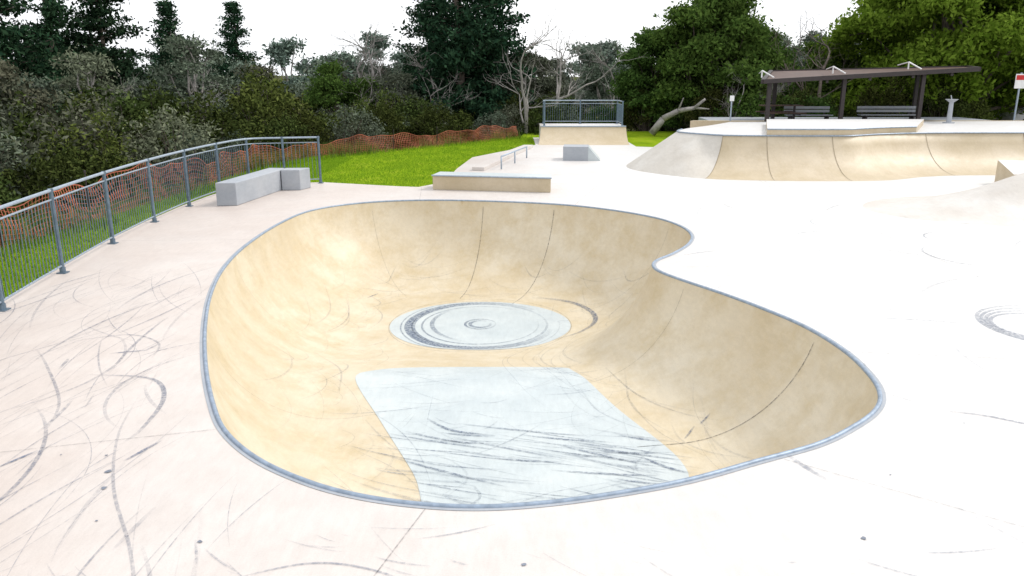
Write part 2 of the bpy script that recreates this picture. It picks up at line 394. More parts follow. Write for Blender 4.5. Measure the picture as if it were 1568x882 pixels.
jr=Ribbons()
def wallline(i,dmax,w=.013,a=.7):
    p=RIMs[i]; n_=inw[i]; t=np.linspace(.03,dmax,30)[:,None]; jr.add(p+n_*t,w,a,fade=False,off=.006,step=.06)
def nearest(x,y): return int(np.argmin(np.hypot(*(RIMs-[x,y]).T)))
for (x,y,dm) in((-.71,19.21,2.5),(1.04,18.71,2.6),(3.5,8.9,2.2)): wallline(nearest(x,y),dm,.013,.8)
for (x,y,dm) in((-3.4,19,2.3),(2.6,11.4,2.0),(-4.7,13,2.2),(-3.6,8.8,2.0),(3.3,16.3,2.1)): wallline(nearest(x,y),dm,.010,.38)
for P in([(-.62,5.0),(-.95,3.9),(-1.2,2.5)],[(2.2,5.75),(3.6,4.7),(5.2,3.6)],[(3.75,8.3),(9,7.6),(18,6.6)],[(3.5,15.3),(9,15),(20,14)],[(-2.3,19.4),(-2.5,21.7)],[(1.5,18.6),(2.4,22),(3.9,26)],[(7,20),(7.3,23.2)],[(-4.9,14.5),(-7.4,14.4)],[(-2.6,6.3),(-5.6,5.5)],[(2.4,12.3),(7,12.6),(18,11.2)],[(7,3),(7.4,23)],[(12,3),(12.3,15)]):
    P=np.array(P).astype(float); jr.add(P,.010,.45,fade=False,off=.006,step=.3)
jr.add(arc(-.63,14.9,1.81,0,6.283),.012,.5,fade=False,off=.007)
jr.build('joint_lines',M_joint)

# ------------------------------------------------------------------ steel fence
def steel_fence(name,path,z0,h,bal=.11,curve=True,postr=.034):
    e=empty(name); P=np.array(path,float)
    C=resample(catmull(P,False,6) if curve else P,.02,False)
    L=np.r_[0,np.cumsum(np.linalg.norm(np.diff(C,axis=0),axis=1))]
    at=lambda s:np.array([np.interp(s,L,C[:,0]),np.interp(s,L,C[:,1])])
    mb=MB()
    for x,y in path:
        mb.tube((x,y,z0),(x,y,z0+h-.01),postr,n=10); mb.box((x,y,z0+.008),(.14,.14,.016)); mb.tube((x,y,z0+.016),(x,y,z0+.09),postr*1.35,n=10)
        mb.tube((x,y,z0+h-.03),(x,y,z0+h+.028),postr*1.2,n=10)
    mb.build('posts',[M_fence],e)
    mb=MB(); S=np.linspace(0,L[-1],int(L[-1]/.3)+2)
    for a,b in zip(S[:-1],S[1:]):
        p,q=at(a),at(b)
        mb.tube((*p,z0+h),(*q,z0+h),.026,n=8); mb.tube((*p,z0+h-.14),(*q,z0+h-.14),.014,n=6); mb.tube((*p,z0+.12),(*q,z0+.12),.016,n=6)
    mb.build('rails',[M_steel],e)
    mb=MB()
    for s in np.arange(.05,L[-1],bal):
        p=at(s); mb.tube((*p,z0+.12),(*p,z0+h-.14),.0075,n=5,cap=False)
    mb.build('balusters',[M_fence],e); return e
steel_fence('steel_fence',FENCE,0,1.3)

ORG=[(-10.2,-4),(-9.8,4),(-9.4,9),(-9.05,13.5),(-8.75,16.5),(-8.55,20),(-8.4,24),(-8.2,27),(-7.1,30),(-3.5,34.4),(.35,39.6)]
C=resample(catmull(ORG,False,8),.09,False); n=len(C); s=np.arange(n)*.09
hs=np.interp(C[:,1],[-4,12,20,28,40],[.95,.92,.85,.62,.6])
topz=hs*(1+.12*np.sin(s*.9)+.10*np.sin(s*2.3+1)+.06*np.sin(s*5.1))
lean=.12*np.sin(s*.7)+.08*np.sin(s*1.9)
t=np.gradient(C,axis=0); t/=np.linalg.norm(t,axis=1)[:,None]; nn=np.stack([-t[:,1],t[:,0]],1)
mb=MB()
def op(i,f,ds=0): 
    p=C[i]+t[i]*ds+nn[i]*(lean[i]*f+.04*math.sin(s[i]*4+f*5)); return (p[0],p[1],-.03+topz[i]*f)
for i in range(n-1):
    mb.add([op(i,0,-.008),op(i,0,.008),op(i,.5,.008),op(i,1,.008),op(i,1,-.008),op(i,.5,-.008)],[(0,1,2,5),(5,2,3,4)])
for k in range(10):
    f=k/9; w=.009 if k<9 else .02
    for i in range(0,n-2,2):
        a=op(i,f);b=op(i+2,f); mb.add([a,b,(b[0],b[1],b[2]+w),(a[0],a[1],a[2]+w)],[(0,1,2,3)])
e=empty('orange_safety_fence'); mb.build('mesh',[M_orange],e)
mb=MB()
for i in range(0,n,28):
    H_=hs[i]+.2; mb.tube((C[i,0],C[i,1],-.2),(C[i,0]+.03,C[i,1],H_),.014,n=6); mb.tube((C[i,0]+.03,C[i,1],H_-.02),(C[i,0]+.03,C[i,1],H_+.03),.025,n=6)
mb.build('stakes',[M_dark],e)

# ------------------------------------------------------------------ park furniture & ramps
mb=MB(); mb.prism([(-7.0,18.45),(-6.53,18.5),(-6.22,21.05),(-6.22,21.55),(-6.66,21.6)],.0,.55)
mb.prism([(-6.20,21.08),(-5.70,21.1),(-5.55,21.62),(-6.20,21.56)],0,.55)
mb.build('concrete_seat',[M_block],bevel=.02)
e=empty('grind_ledge'); mb=MB(); mb.prism([(-2.15,21.25),(1.02,20.65),(1.06,21.4),(-2.0,22.0)],0,.37); mb.build('body',[M_tan],e,bevel=.01)
mb=MB()
A,B,Cc,D_=(-2.17,21.23),(1.04,20.63),(1.08,21.42),(-2.02,22.02)
mb.prism([A,B,Cc,D_],.371,.395); mb.build('coping_cap',[M_pale],e,bevel=.006)
mb=MB(); mb.tube((A[0],A[1],.385),(B[0],B[1],.385),.02,n=8); mb.build('edge_steel',[M_steel],e)
mb=MB(); mb.prism([(1.85,28.7),(2.75,28.6),(2.85,29.6),(1.95,29.7)],0,.5)
mb.add([(2.752,28.6,.0),(2.852,29.6,0),(3.3,29.6,0),(3.2,28.6,0),(2.752,28.6,.5),(2.852,29.6,.5)],[(0,3,4),(1,5,2),(4,3,2,5)],1)
mb.build('kicker_box',[M_block,M_pale])
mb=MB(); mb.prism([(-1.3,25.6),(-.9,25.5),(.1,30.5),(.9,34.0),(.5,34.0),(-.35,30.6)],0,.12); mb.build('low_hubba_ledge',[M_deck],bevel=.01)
mb=MB()
p=[(-.35,26.0,.0),(-.35,26.0,.42),(.55,29.6,.42),(.55,29.6,0)]
mb.tube(p[0],p[1],.025,n=8);mb.tube(p[1],p[2],.028,n=8);mb.tube(p[2],p[3],.025,n=8);mb.tube((.1,27.8,0),(.1,27.8,.42),.025,n=8)
mb.build('grind_rail',[M_steel],smooth=True)
h=.72;R=1.6;T=math.sqrt(2*R*h-h*h); mb=MB()
prof=[(35.3+d,R-math.sqrt(R*R-d*d)) for d in np.linspace(0,T,12)]
x0,x1=1.15,5.25
vs=[(x0+.18*i/11,y,z+.001) for i,(y,z) in enumerate(prof)]+[(x1-.02*i/11,y,z+.001) for i,(y,z) in enumerate(prof)]
e=empty('quarter_pipe')
mb.add(vs,[(i,12+i,13+i,i+1) for i in range(11)]); 
mb.build('ramp_face',[M_tan],e,smooth=True)
mb=MB(); yt=prof[-1][0]; mb.prism([(x0+.18,yt),(x1-.02,yt),(x1-.02,yt+2.4),(x0+.18,yt+2.4)],0,h+.001)
for X,i0 in((x0+.18,0),(x1-.02,1)):
    vs=[(X+(-.18*(1-i/11) if i0==0 else .02*(1-i/11)),y,z) for i,(y,z) in enumerate(prof)]+[(X,yt,0)]
    mb.add(vs,[tuple(range(13))])
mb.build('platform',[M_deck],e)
mb=MB(); mb.tube((x0+.18,yt-.01,h+.01),(x1-.02,yt-.01,h+.01),.03,n=8); mb.build('coping',[M_steel],e)
steel_fence('platform_fence',[(1.5,yt+.5),(1.52,yt+2.2),(3.3,yt+2.2),(5.1,yt+2.2),(5.12,yt+.5)],h,1.1,curve=False)

# big raised plaza with transitions
FR=catmull([(7.4,33.2),(6.2,31.2),(4.8,29.2),(4.0,27.4),(3.95,26.0),(4.7,24.6),(5.9,23.5),(7.6,23.1),(9.7,23.0),(11.2,23.2),(12.6,24.0),(14,24.35),(16,24.4),(20,24.4),(24,24.4)],False,6)
FR=resample(FR,.25,False); HH=1.17;RR=1.75;TT=math.sqrt(2*RR*HH-HH*HH)
POLY=np.vstack([FR,[(24,33.2)]])
tt=np.gradient(FR,axis=0); tt/=np.linalg.norm(tt,axis=1)[:,None]; fi=np.stack([-tt[:,1],tt[:,0]],1)
if not inside(FR[60:61]+fi[60:61]*.2,POLY)[0]: fi=-fi
ex=[]
for k in range(1,14):
    off=TT*k/12 if k<13 else TT+.05
    P=FR+fi*off; ok=inside(P,POLY)&(segdist(P,FR,False)>off*.98); ex.append(P[ok])
i0=int(np.argmin(np.hypot(FR[:,0]-5.9,FR[:,1]-23.5))); sA=FR[i0]; sdv=fi[i0]
seam=np.array([sA+sdv*TT*k/12 for k in range(0,13)])
V,F=cdt([POLY],np.vstack(ex),[seam]); c=V[F].mean(1); k=inside(c,POLY); F=F[k]; c=c[k]
d=segdist(V,FR,False); z=np.where(d<TT,RR-np.sqrt(np.clip(RR*RR-d*d,0,None)),HH)
sidev=((V-sA)[:,0]*sdv[1]-(V-sA)[:,1]*sdv[0])
wl=np.clip(.0-sidev/.9,0,1); wl=np.where(V[:,0]<8,wl,0); z=z*(1-wl)+np.minimum(d/TT,1)*HH*wl
z=z+.002; dc=segdist(c,FR,False); sc_=((c-sA)[:,0]*sdv[1]-(c-sA)[:,1]*sdv[0])
M_bank=concrete('bank_concrete',(.56,.52,.46),(.62,.59,.54),(.46,.42,.36),.5,.8,.6)
bank=(sc_<0)&(c[:,0]<8)&(dc<=TT)
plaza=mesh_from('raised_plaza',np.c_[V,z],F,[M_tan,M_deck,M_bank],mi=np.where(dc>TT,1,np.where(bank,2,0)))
plaza.data.polygons.foreach_set('use_smooth',[bool(x<=TT) for x in dc])
mb=MB(); mb.prism([(7.4,33.2),(24,33.2),(24,33.5),(7.6,33.5)],-.05,HH); mb.build('back_wall',[M_tan],plaza)
P=FR+fi*TT; ok=(segdist(P,FR,False)>TT*.97); P=P[ok]; mb=MB()
for a,b in zip(P[:-1],P[1:]):
    if np.hypot(*(a-b))<.8 and a[1]<28: mb.tube((*a,HH+.01),(*b,HH+.01),.024,n=6,cap=False)
mb.build('plaza_coping',[M_cope],plaza)
Q=(FR+fi*(TT+.035)); Q=Q[(segdist(Q,FR,False)>TT)&(Q[:,0]>7.9)&(Q[:,0]<13.3)&(Q[:,1]<28)]
mb=MB(); mb.prism([tuple(q) for q in Q]+[(15.7,30.5),(9.7,30.5)],HH+.003,HH+.21,0,1); mb.build('upper_platform',[M_tan,M_deck])
mb=MB()
for a,b in zip(Q[:-1],Q[1:]): mb.tube((*a,HH+.21),(*b,HH+.21),.024,n=6,cap=False)
mb.build('upper_coping',[M_cope],plaza)
mb=MB()
for x in (5.9,7.7,10.1,13.6,16.8):
    i=int(np.argmin(abs(FR[i0-2:,0]-x)))+i0-2; L_=[]
    for dd in np.linspace(0.02,TT,12):
        p=FR[i]+fi[i]*dd; L_.append((p[0],p[1],RR-math.sqrt(RR*RR-dd*dd)))
    sd=tt[i]*.009
    for a,b in zip(L_[:-1],L_[1:]):
        o_=fi[i]*-.008
        mb.add([(a[0]-sd[0]+o_[0],a[1]-sd[1]+o_[1],a[2]+.006),(a[0]+sd[0]+o_[0],a[1]+sd[1]+o_[1],a[2]+.006),(b[0]+sd[0]+o_[0],b[1]+sd[1]+o_[1],b[2]+.006),(b[0]-sd[0]+o_[0],b[1]-sd[1]+o_[1],b[2]+.006)],[(0,1,2,3)])
mb.build('wall_seams',[simple('seam',(.27,.22,.15),.8)],plaza)
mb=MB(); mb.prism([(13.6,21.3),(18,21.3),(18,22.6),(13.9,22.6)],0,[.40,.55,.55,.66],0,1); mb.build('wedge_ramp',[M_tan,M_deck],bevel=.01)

# ------------------------------------------------------------------ pavilion
pv=empty('park_pavilion')
mb=MB(); mb.prism([(8.8,33.6),(22,33.6),(22,39.5),(9.2,39.5)],-.3,1.0); mb.build('floor_slab',[M_block],pv)
rc=[(10.1,32.6,2.70),(18.7,32.6,3.18),(21.6,38.6,3.30),(12.3,38.6,3.10)]
mb=MB(); vs=[p for p in rc]+[(p[0],p[1],p[2]+.08) for p in rc]; mb.add(vs,[(3,2,1,0),(4,5,6,7),(0,1,5,4),(1,2,6,5),(2,3,7,6),(3,0,4,7)])
mb.build('roof',[M_wood],pv)
mb=MB()
for a,b in((0,1),(1,2),(2,3),(3,0)):
    p,q=Vector(rc[a]),Vector(rc[b]); mb.tube(p+Vector((0,0,.05)),q+Vector((0,0,.05)),.12,n=4)
for f in (.12,.3,.5,.7,.88):
    p=Vector(rc[0]).lerp(Vector(rc[1]),f); q=Vector(rc[3]).lerp(Vector(rc[2]),f); mb.tube(p-Vector((0,0,.1)),q-Vector((0,0,.1)),.07,n=4)
mb.build('beams',[M_dark],pv)
mb=MB()
for f in(.03,.38,.75):
    for g in(.06,.9):
        p=Vector(rc[0]).lerp(Vector(rc[1]),f).lerp(Vector(rc[3]).lerp(Vector(rc[2]),f),g)
        mb.box((p.x,p.y,(1.0+p.z)/2-.02),(.15,.15,p.z-1.0),0)
mb.build('posts',[M_dark],pv)
mb=MB()
for f in(.08,.42,.78):
    p=Vector(rc[0]).lerp(Vector(rc[1]),f)+Vector((0,.8,.16)); 
    a=p+Vector((-.45,.2,.28)); c_=p+Vector((-.45,.2,-.0))
    mb.tube(a,p,.03);mb.tube(a,c_,.03);mb.tube(a,a+Vector((.5,2.0,-.1)),.025)
mb.build('roof_struts',[M_white],pv)
def bench(name,x,y,z,w):
    e=empty(name); mb=MB()
    for k in range(3): mb.box((x,y+.14*k,z+.46),(w,.12,.04))
    mb.build('seat',[M_block],e); mb=MB()
    for k in range(2): mb.box((x,y+.42,z+.62+.15*k),(w,.035,.11))
    mb.build('backrest',[M_block],e); mb=MB()
    for sx in(-1,1):
        mb.box((x+sx*w*.4,y+.14,z+.22),(.06,.4,.44)); mb.box((x+sx*w*.4,y+.45,z+.6),(.05,.05,.4))
    mb.build('legs',[M_dark],e)
bench('park_bench',13.0,35.0,.85,2.0); bench('park_bench',16.6,35.2,.85,2.6)
e=empty('picnic_table'); mb=MB()
for k in range(4): mb.box((11.6,34.4+.19*k,1.74),(1.7,.17,.04))
mb.build('top',[M_wood],e); mb=MB()
for yy in(34.0,35.35): mb.box((11.6,yy,1.45),(1.7,.26,.04))
mb.build('seats',[M_wood],e); mb=MB()
for xx in(11.0,12.2):
    mb.box((xx,34.7,1.36),(.08,.08,.72)); mb.box((xx,34.68,1.39),(.07,1.45,.06))
mb.build('frame',[M_dark],e)
mb=MB(); mb.tube((17.2,31.5,HH),(17.2,31.5,HH+.8),.10,.08,n=12); mb.tube((17.2,31.5,HH+.8),(17.2,31.5,HH+.92),.08,.24,n=14); mb.tube((17.2,31.5,HH+.9),(17.2,31.6,HH+1.06),.02)
mb.tube((17.2,31.5,HH),(17.2,31.5,HH+.04),.22,n=14)
mb.build('drinking_fountain',[M_block])
e=empty('traffic_sign'); mb=MB(); mb.tube((21.7,34.6,0),(21.7,34.6,3.1),.04,n=8); mb.build('pole',[M_steel],e)
mb=MB(); mb.box((21.7,34.55,2.75),(.5,.02,.6)); mb.build('plate',[M_white],e); mb=MB(); mb.box((21.7,34.535,2.9),(.44,.006,.2)); mb.build('red_band',[M_red],e)
e=empty('marker_post'); mb=MB(); mb.tube((9.0,33.0,HH),(9.0,33.0,2.0),.03,n=8); mb.build('pole',[M_steel],e); mb=MB(); mb.box((9.0,32.96,2.08),(.18,.03,.22)); mb.build('plate',[M_white],e,bevel=.01)
mb=MB(); pts=[(7.2,41,.1),(7.7,40.8,.85),(8.4,40.6,1.25),(9.2,40.5,1.4),(9.7,40.4,1.85)]
for i in range(4): mb.tube(pts[i],pts[i+1],.20-.035*i,.165-.035*i,n=8)
mb.tube(pts[3],(9.9,40.3,1.35),.07,.03); mb.tube(pts[2],(8.6,40.4,1.9),.06,.02); mb.build('fallen_trunk',[M_pbark],smooth=True)

mb=MB(); mb.prism([(26.5,38),(70,34),(75,62),(27,58)],-.05,.0); mb.build('road',[M_asph])
mb=MB()
for k in range(6): mb.box((30+k*2.8,52,.006),(.1,4.5,.004),0)
mb.build('parking_lines',[M_white])
mb=MB(); mb.prism([(26.3,37.9),(26.5,37.9),(27,58),(26.8,58)],-.05,.12); mb.build('kerb',[M_block])
def car(x,y,rz,paint):
    e=empty('parked_car'); prof=[(-2.1,.35),(-2.15,.75),(-1.9,.9),(-1.1,.98),(-.5,1.42),(.9,1.45),(1.7,1.0),(2.1,.9),(2.15,.4)]
    mb=MB(); vs=[];n=len(prof)
    for sgn in(-1,1):
        for a,b in prof: vs.append((a,sgn*(.86 if b<1.0 else .66),b))
    mb.add(vs,[tuple(range(n)),tuple(range(n,2*n))[::-1]]+[(i,n+i,n+(i+1)%n,(i+1)%n) for i in range(n)])
    mb.build('body',[paint],e,bevel=.03); mb=MB()
    for sgn in(-1,1):
        mb.add([(-.98,sgn*.875,1.0),(1.45,sgn*.875,1.0),(.85,sgn*.70,1.36),(-.48,sgn*.70,1.36)],[(0,1,2,3)])
    mb.build('windows',[M_glass],e); mb=MB()
    for a in(-1.35,1.35):
        for sgn in(-1,1): mb.tube((a,sgn*.70,.32),(a,sgn*.90,.32),.32,n=18)
    mb.build('wheels',[M_rub],e); e.location=(x,y,0); e.rotation_euler=(0,0,rz)
car(30.5,46.5,.1,M_white); car(37.5,58,1.2,simple('silver_paint',(.4,.42,.45),.3,.5,.05))

# ------------------------------------------------------------------ terrain
PARK=np.array([(-10.6,-60),(-9.9,4),(-9.3,13.5),(-8.8,20),(-8.6,27.5),(-7.3,31),(-3.6,35),(.5,40.6),(6,44),(60,50),(300,60),(300,-60)],float)
def ground_z(X):
    X=np.atleast_2d(X); d=np.where(inside(X,PARK),0,segdist(X,PARK,True))
    f=sm((30-X[:,0])/20); far=sm((d-50)/120)
    return -.06-np.minimum(3.0,.13*d)*f*(1-far)+far*2.0*f
xs=np.unique(np.r_[-1500,-900,-500,-300,-200,np.arange(-140,-40,8),np.arange(-40,40,1.0),np.arange(40,140,8),200,300,500,900,1500])
ys=np.unique(np.r_[-1500,-600,-200,-100,-50,-20,np.arange(-10,50,1.0),np.arange(50,170,8),220,300,500,900,1500])
gx,gy=np.meshgrid(xs,ys); X=np.stack([gx.ravel(),gy.ravel()],1); z=ground_z(X)
hole=(X[:,0]>-6)&(X[:,0]<5)&(X[:,1]>3)&(X[:,1]<21); z[hole]=-2.7
nx,ny=len(xs),len(ys); ii=np.arange(nx*ny).reshape(ny,nx)
Fq=np.stack([ii[:-1,:-1].ravel(),ii[:-1,1:].ravel(),ii[1:,1:].ravel(),ii[1:,:-1].ravel()],1)
me=bpy.data.meshes.new('ground'); me.from_pydata(np.c_[X,z].tolist(),[],Fq.tolist()); me.polygons.foreach_set('use_smooth',[True]*len(Fq))
m,nt,out=newmat('bush_ground'); pos=N(nt,'ShaderNodeNewGeometry').outputs['Position']
col=ramp(nt,noise(nt,pos,.6,6,.7),[(.35,(.04,.05,.02)),(.5,(.07,.085,.025)),(.65,(.11,.09,.05))])
p=N(nt,'ShaderNodeBsdfDiffuse'); nt.links.new(col,p.inputs[0]); nt.links.new(p.outputs[0],out.inputs[0])
me.materials.append(m); g=bpy.data.objects.new('ground',me); scene.collection.objects.link(g)
LAWN=[(-10.3,-4),(-9.9,4),(-9.5,9),(-9.15,13.5),(-8.85,16.5),(-8.65,20),(-8.5,24),(-8.3,27),(-7.2,30.2),(-3.6,34.6),(.3,39.8),(.8,44),(26,46),(26,33),(5.2,33.4),(5.2,39.3),(1.3,39.3),(1.3,35.3),(-1.2,29.8),(-1.5,26),(-1.9,22.2),(-2.5,21.5),(-3.3,21.7),(-5.4,22.5),(-6.6,22.3),(-7.3,21.9),(-7.5,20),(-7.5,16.4),(-7.2,14),(-6.9,11.9),(-6.5,9.9),(-6,7.8),(-5.5,5.8),(-4.8,2),(-4.4,-4)]
LW=resample(LAWN,1.0); V,F=cdt([LW],np.zeros((0,2))); F=F[inside(V[F].mean(1),LW)]
m,nt,out=newmat('lawn_grass'); pos=N(nt,'ShaderNodeNewGeometry').outputs['Position']
col=ramp(nt,noise(nt,pos,.7,5,.65),[(.3,(.15,.25,.014)),(.55,(.25,.37,.016)),(.72,(.37,.42,.045))])
col=mix(nt,.8,col,ramp(nt,noise(nt,pos,30,3,.7),[(.3,(.55,.55,.55)),(.65,(1,1,1))]),'MULTIPLY')
p=N(nt,'ShaderNodeBsdfDiffuse'); nt.links.new(col,p.inputs[0])
b=N(nt,'ShaderNodeBump'); b.inputs['Strength'].default_value=.5; b.inputs['Distance'].default_value=.05; nt.links.new(noise(nt,pos,40,3,.7),b.inputs['Height']); nt.links.new(b.outputs[0],p.inputs['Normal'])
nt.links.new(p.outputs[0],out.inputs[0])
mesh_from('lawn',np.c_[V,np.full(len(V),-.03)],F,[m])
def fastmesh(name,V,nper,mats):
    nF=len(V)//nper
    me=bpy.data.meshes.new(name); me.from_pydata(V.tolist(),[],np.arange(nF*nper).reshape(nF,nper).tolist())
    for m_ in mats: me.materials.append(m_)
    me.update(); return me
def blades(name,X,hgt,w,z0,mat_):
    n=len(X); a=rng.uniform(0,6.28,n)
    dx=np.c_[np.cos(a),np.sin(a)]*w; ln=rng.normal(0,.3,(n,2))*hgt[:,None]
    V=np.empty((n,3,3)); V[:,0,:2]=X-dx; V[:,1,:2]=X+dx; V[:,2,:2]=X+ln; V[:,0,2]=V[:,1,2]=z0; V[:,2,2]=z0+hgt
    o=bpy.data.objects.new(name,fastmesh(name,V.reshape(-1,3),3,[mat_])); scene.collection.objects.link(o)
X=np.vstack([rng.uniform((-10.3,6),(-6,30),(100000,2)),rng.uniform((-8.5,21.4),(1.5,40),(70000,2))])
X=X[inside(X,LW)]; X=X[~inside(X,DECK)]
blades('grass',X,rng.uniform(.025,.07,len(X))*(1+1.5*(segdist(X,np.array(ORG),False)<.35)),.009,-.03,L_grass)
Cw=resample(catmull(ORG,False,8),.02,False); idx=rng.integers(0,len(Cw),26000)
keep=(np.sin(idx*.02*1.1)+np.sin(idx*.02*.37+2)+rng.normal(0,.6,len(idx)))>.2; idx=idx[keep]
X=Cw[idx]+np.c_[rng.normal(-.45,.4,len(idx)),rng.normal(.25,.4,len(idx))]
blades('tall_weeds',X,rng.uniform(.15,.65,len(X)),.014,-.1,leafmat('weed_leaves',(.06,.11,.02),(.22,.25,.08),0,.1))

# ------------------------------------------------------------------ vegetation
def leaf_quads(C,size,flat=0.0):
    n=len(C); A=rng.standard_normal((n,3)); A[:,2]*=(1-flat); A/=np.linalg.norm(A,axis=1)[:,None]
    B=rng.standard_normal((n,3)); B-=A*(A*B).sum(1)[:,None]; B/=np.linalg.norm(B,axis=1)[:,None]
    s=size*rng.uniform(.5,1.4,n)[:,None]
    V=np.empty((n,4,3)); V[:,0]=C-A*s; V[:,1]=C-B*s*.45; V[:,2]=C+A*s; V[:,3]=C+B*s*.45
    return V.reshape(-1,3)
def tree_mesh(name,mb,leafC,size,bark,leaf,flat=0):
    V=leaf_quads(leafC,size,flat); b=len(mb.v); nv=len(V)
    me=bpy.data.meshes.new(name)
    me.from_pydata(mb.v+V.tolist(),[],mb.f+(np.arange(nv).reshape(-1,4)+b).tolist())
    me.materials.append(bark); me.materials.append(leaf)
    me.polygons.foreach_set('material_index',[0]*len(mb.f)+[1]*(nv//4)); me.update(); return me
def limb(mb,p,q,r0,r1,k=4,j=.12):
    p=Vector(p);q=Vector(q);L=(q-p).length; pts=[p+(q-p)*(i/k)+(Vector(rng.normal(0,j*L/k,3)) if 0<i<k else Vector()) for i in range(k+1)]
    for i in range(k): mb.tube(pts[i],pts[i+1],r0+(r1-r0)*i/k,r0+(r1-r0)*(i+1)/k,n=6,cap=False)
    return pts
def gum(name,H,W,nl,ncl,leaf,size,bark=M_bark,low=.3,sig=.28,nlobe=11,full=False):
    mb=MB(); fork=H*low; limb(mb,(0,0,-.5),(rng.normal(0,.2),rng.normal(0,.2),fork),H*.03,H*.022)
    C=[]
    for i in range(nlobe):
        a=rng.uniform(0,6.28) if not full else i*2.4+rng.normal(0,.3); f=rng.uniform(0,1) if not full else (i+.5)/nlobe
        if full:
            zz=H*(.10+.80*f); rad_=W*math.sqrt(max(.05,1-(max(0,f-.25)/.8)**2))*rng.uniform(.55,.85)*(1 if f<.8 else .5)
        else: zz=fork+ (H-fork)*(.15+.75*f); rad_=W*(1-abs(f-.35)*1.05)*rng.uniform(.35,.8)
        c_=np.array([rad_*math.cos(a),rad_*math.sin(a),zz]); lr=W*rng.uniform(.25,.42)
        limb(mb,(0,0,fork*rng.uniform(.7,1)),tuple(c_),H*.013,H*.004)
        for k in range(ncl):
            d=rng.standard_normal(3); d/=np.linalg.norm(d); d[2]=abs(d[2])*.9-.25; cc=c_+d*lr*rng.uniform(.55,1.05)*np.array([1,1,.75])
            s_=sig*rng.uniform(.6,1.3)
            C.append(cc+rng.normal(0,1,(nl,3))*s_*np.array([1,1,.65]))
            if k%4==0: mb.tube(tuple(c_),tuple(cc),H*.004,H*.0015,n=3,cap=False)
    return tree_mesh(name,mb,np.vstack(C),size,bark,leaf)
def shrub(name,H,W,n,leaf,size,cl=70):
    mb=MB(); C=[]
    for k in range(cl):
        a=rng.uniform(0,6.28); ph=rng.uniform(0,1); r=W*math.sqrt(1-(ph*.95)**2)*rng.uniform(.55,1.0)*(1+.2*math.sin(3*a)); c_=np.array([r*math.cos(a),r*math.sin(a),H*(.08+.85*ph)*rng.uniform(.85,1.12)])
        C.append(c_+rng.normal(0,1,(n,3))*np.array([.14,.14,.12])*H*.5)
        if k%2==0: limb(mb,(rng.normal(0,.1),rng.normal(0,.1),-.3),tuple(c_),.03,.008,3)
    return tree_mesh(name,mb,np.vstack(C),size,M_bark,leaf)
def pine(name,H,W,nw,nl,sparse=.0):
    mb=MB(); limb(mb,(0,0,-.5),(0,0,H),H*.022,.02,6,.04); C=[]
    for i in range(nw):
        f=(i+.5)/nw; zz=H*(.10+.88*f); L=W*(1-f)**.75*rng.uniform(.65,1.15)+.25
        for b in range(5):
            if rng.random()<sparse: continue
            a=rng.uniform(0,6.28); l=L*rng.uniform(.6,1.1); q=np.array([l*math.cos(a),l*math.sin(a),zz+l*rng.uniform(-.05,.35)])
            mb.tube((0,0,zz),tuple(q),.04,.012,n=4,cap=False)
            for t_ in np.linspace(.3,1.05,max(3,int(l*3.2))):
                c_=np.array([0,0,zz])*(1-t_)+q*t_
                C.append(c_+rng.normal(0,1,(nl,3))*np.array([.24,.24,.14]))
    return tree_mesh(name,mb,np.vstack(C),.13,M_bark,L_pine)
def bare(name,H,bark,depth=4,spread=.75,lean=(0,0),fine=1.0):
    mb=MB()
    def br(p,d,L,r,k):
        segs=4; pts=[p]; 
        for i in range(segs):
            d=(d+Vector(rng.normal(0,.16,3))+Vector((0,0,.05))).normalized(); q=pts[-1]+d*(L/segs)
            mb.tube(pts[-1],q,r*(1-.13*i),r*(1-.13*(i+1)),n=6 if r>.04 else 3,cap=False); pts.append(q)
        if k<=0: return
        for j in range(rng.integers(3,5)):
            i=rng.integers(1,segs+1) if j else segs
            nd=(d+Vector(rng.normal(0,spread,3))); nd.z=abs(nd.z)*.7+.15 if k>1 else nd.z; br(pts[i],nd.normalized(),L*rng.uniform(.5,.8),r*.5,k-1)
    br(Vector((0,0,-.3)),Vector((lean[0],lean[1],1)).normalized(),H*.42,H*.018*fine,depth)
    return mb.build(name,[bark],link=False)
def place(me,name,x,y,s=1,rz=None,parent=None,sz=None,z=None):
    o=bpy.data.objects.new(name,me); scene.collection.objects.link(o)
    if z is None: z=float(ground_z([(x,y)])[0])
    o.location=(x,y,z); o.rotation_euler=(0,0,random.uniform(0,6.28) if rz is None else rz)
    o.scale=(s,s,sz or s)
    if parent: o.parent=parent
    return o
SH=[shrub('shrub_a',2.6,1.7,85,L_shrub,.078),shrub('shrub_b',2.2,1.9,75,L_shrub,.09),shrub('shrub_c',3.0,1.5,75,L_shrub,.073),shrub('shrub_g',2.4,1.6,50,L_grey,.07),shrub('shrub_h',2.2,1.7,65,L_gum,.08)]
GM=[gum('gum_a',7,3.0,50,26,L_gum,.12),gum('gum_b',8,3.2,45,26,L_grey,.12,M_pbark,.4)]
GG=[gum('grey_a',7,2.8,22,18,L_grey,.10,M_pbark,.35),gum('grey_b',6,3.0,24,16,L_grey,.10,M_pbark,.25)]
BIG=gum('acacia_m',11,6.0,75,52,L_bright,.145,M_bark,.06,.34,30,True)
MID=gum('dark_gum_m',7.6,3.5,70,36,L_gum,.12,M_bark,.06,.28,22,True)
PN=[pine('pine_a',12,3.3,30,24),pine('pine_b',13,2.8,34,22,.15)]
BR=[bare('bare_a',6.5,M_pbark),bare('bare_b',7.5,M_pbark,4,.6,(.2,0)),bare('bare_c',6,M_bark,4,.9)]
M_twig=simple('grey_twigs',(.26,.25,.24),.9,0,.3,3)
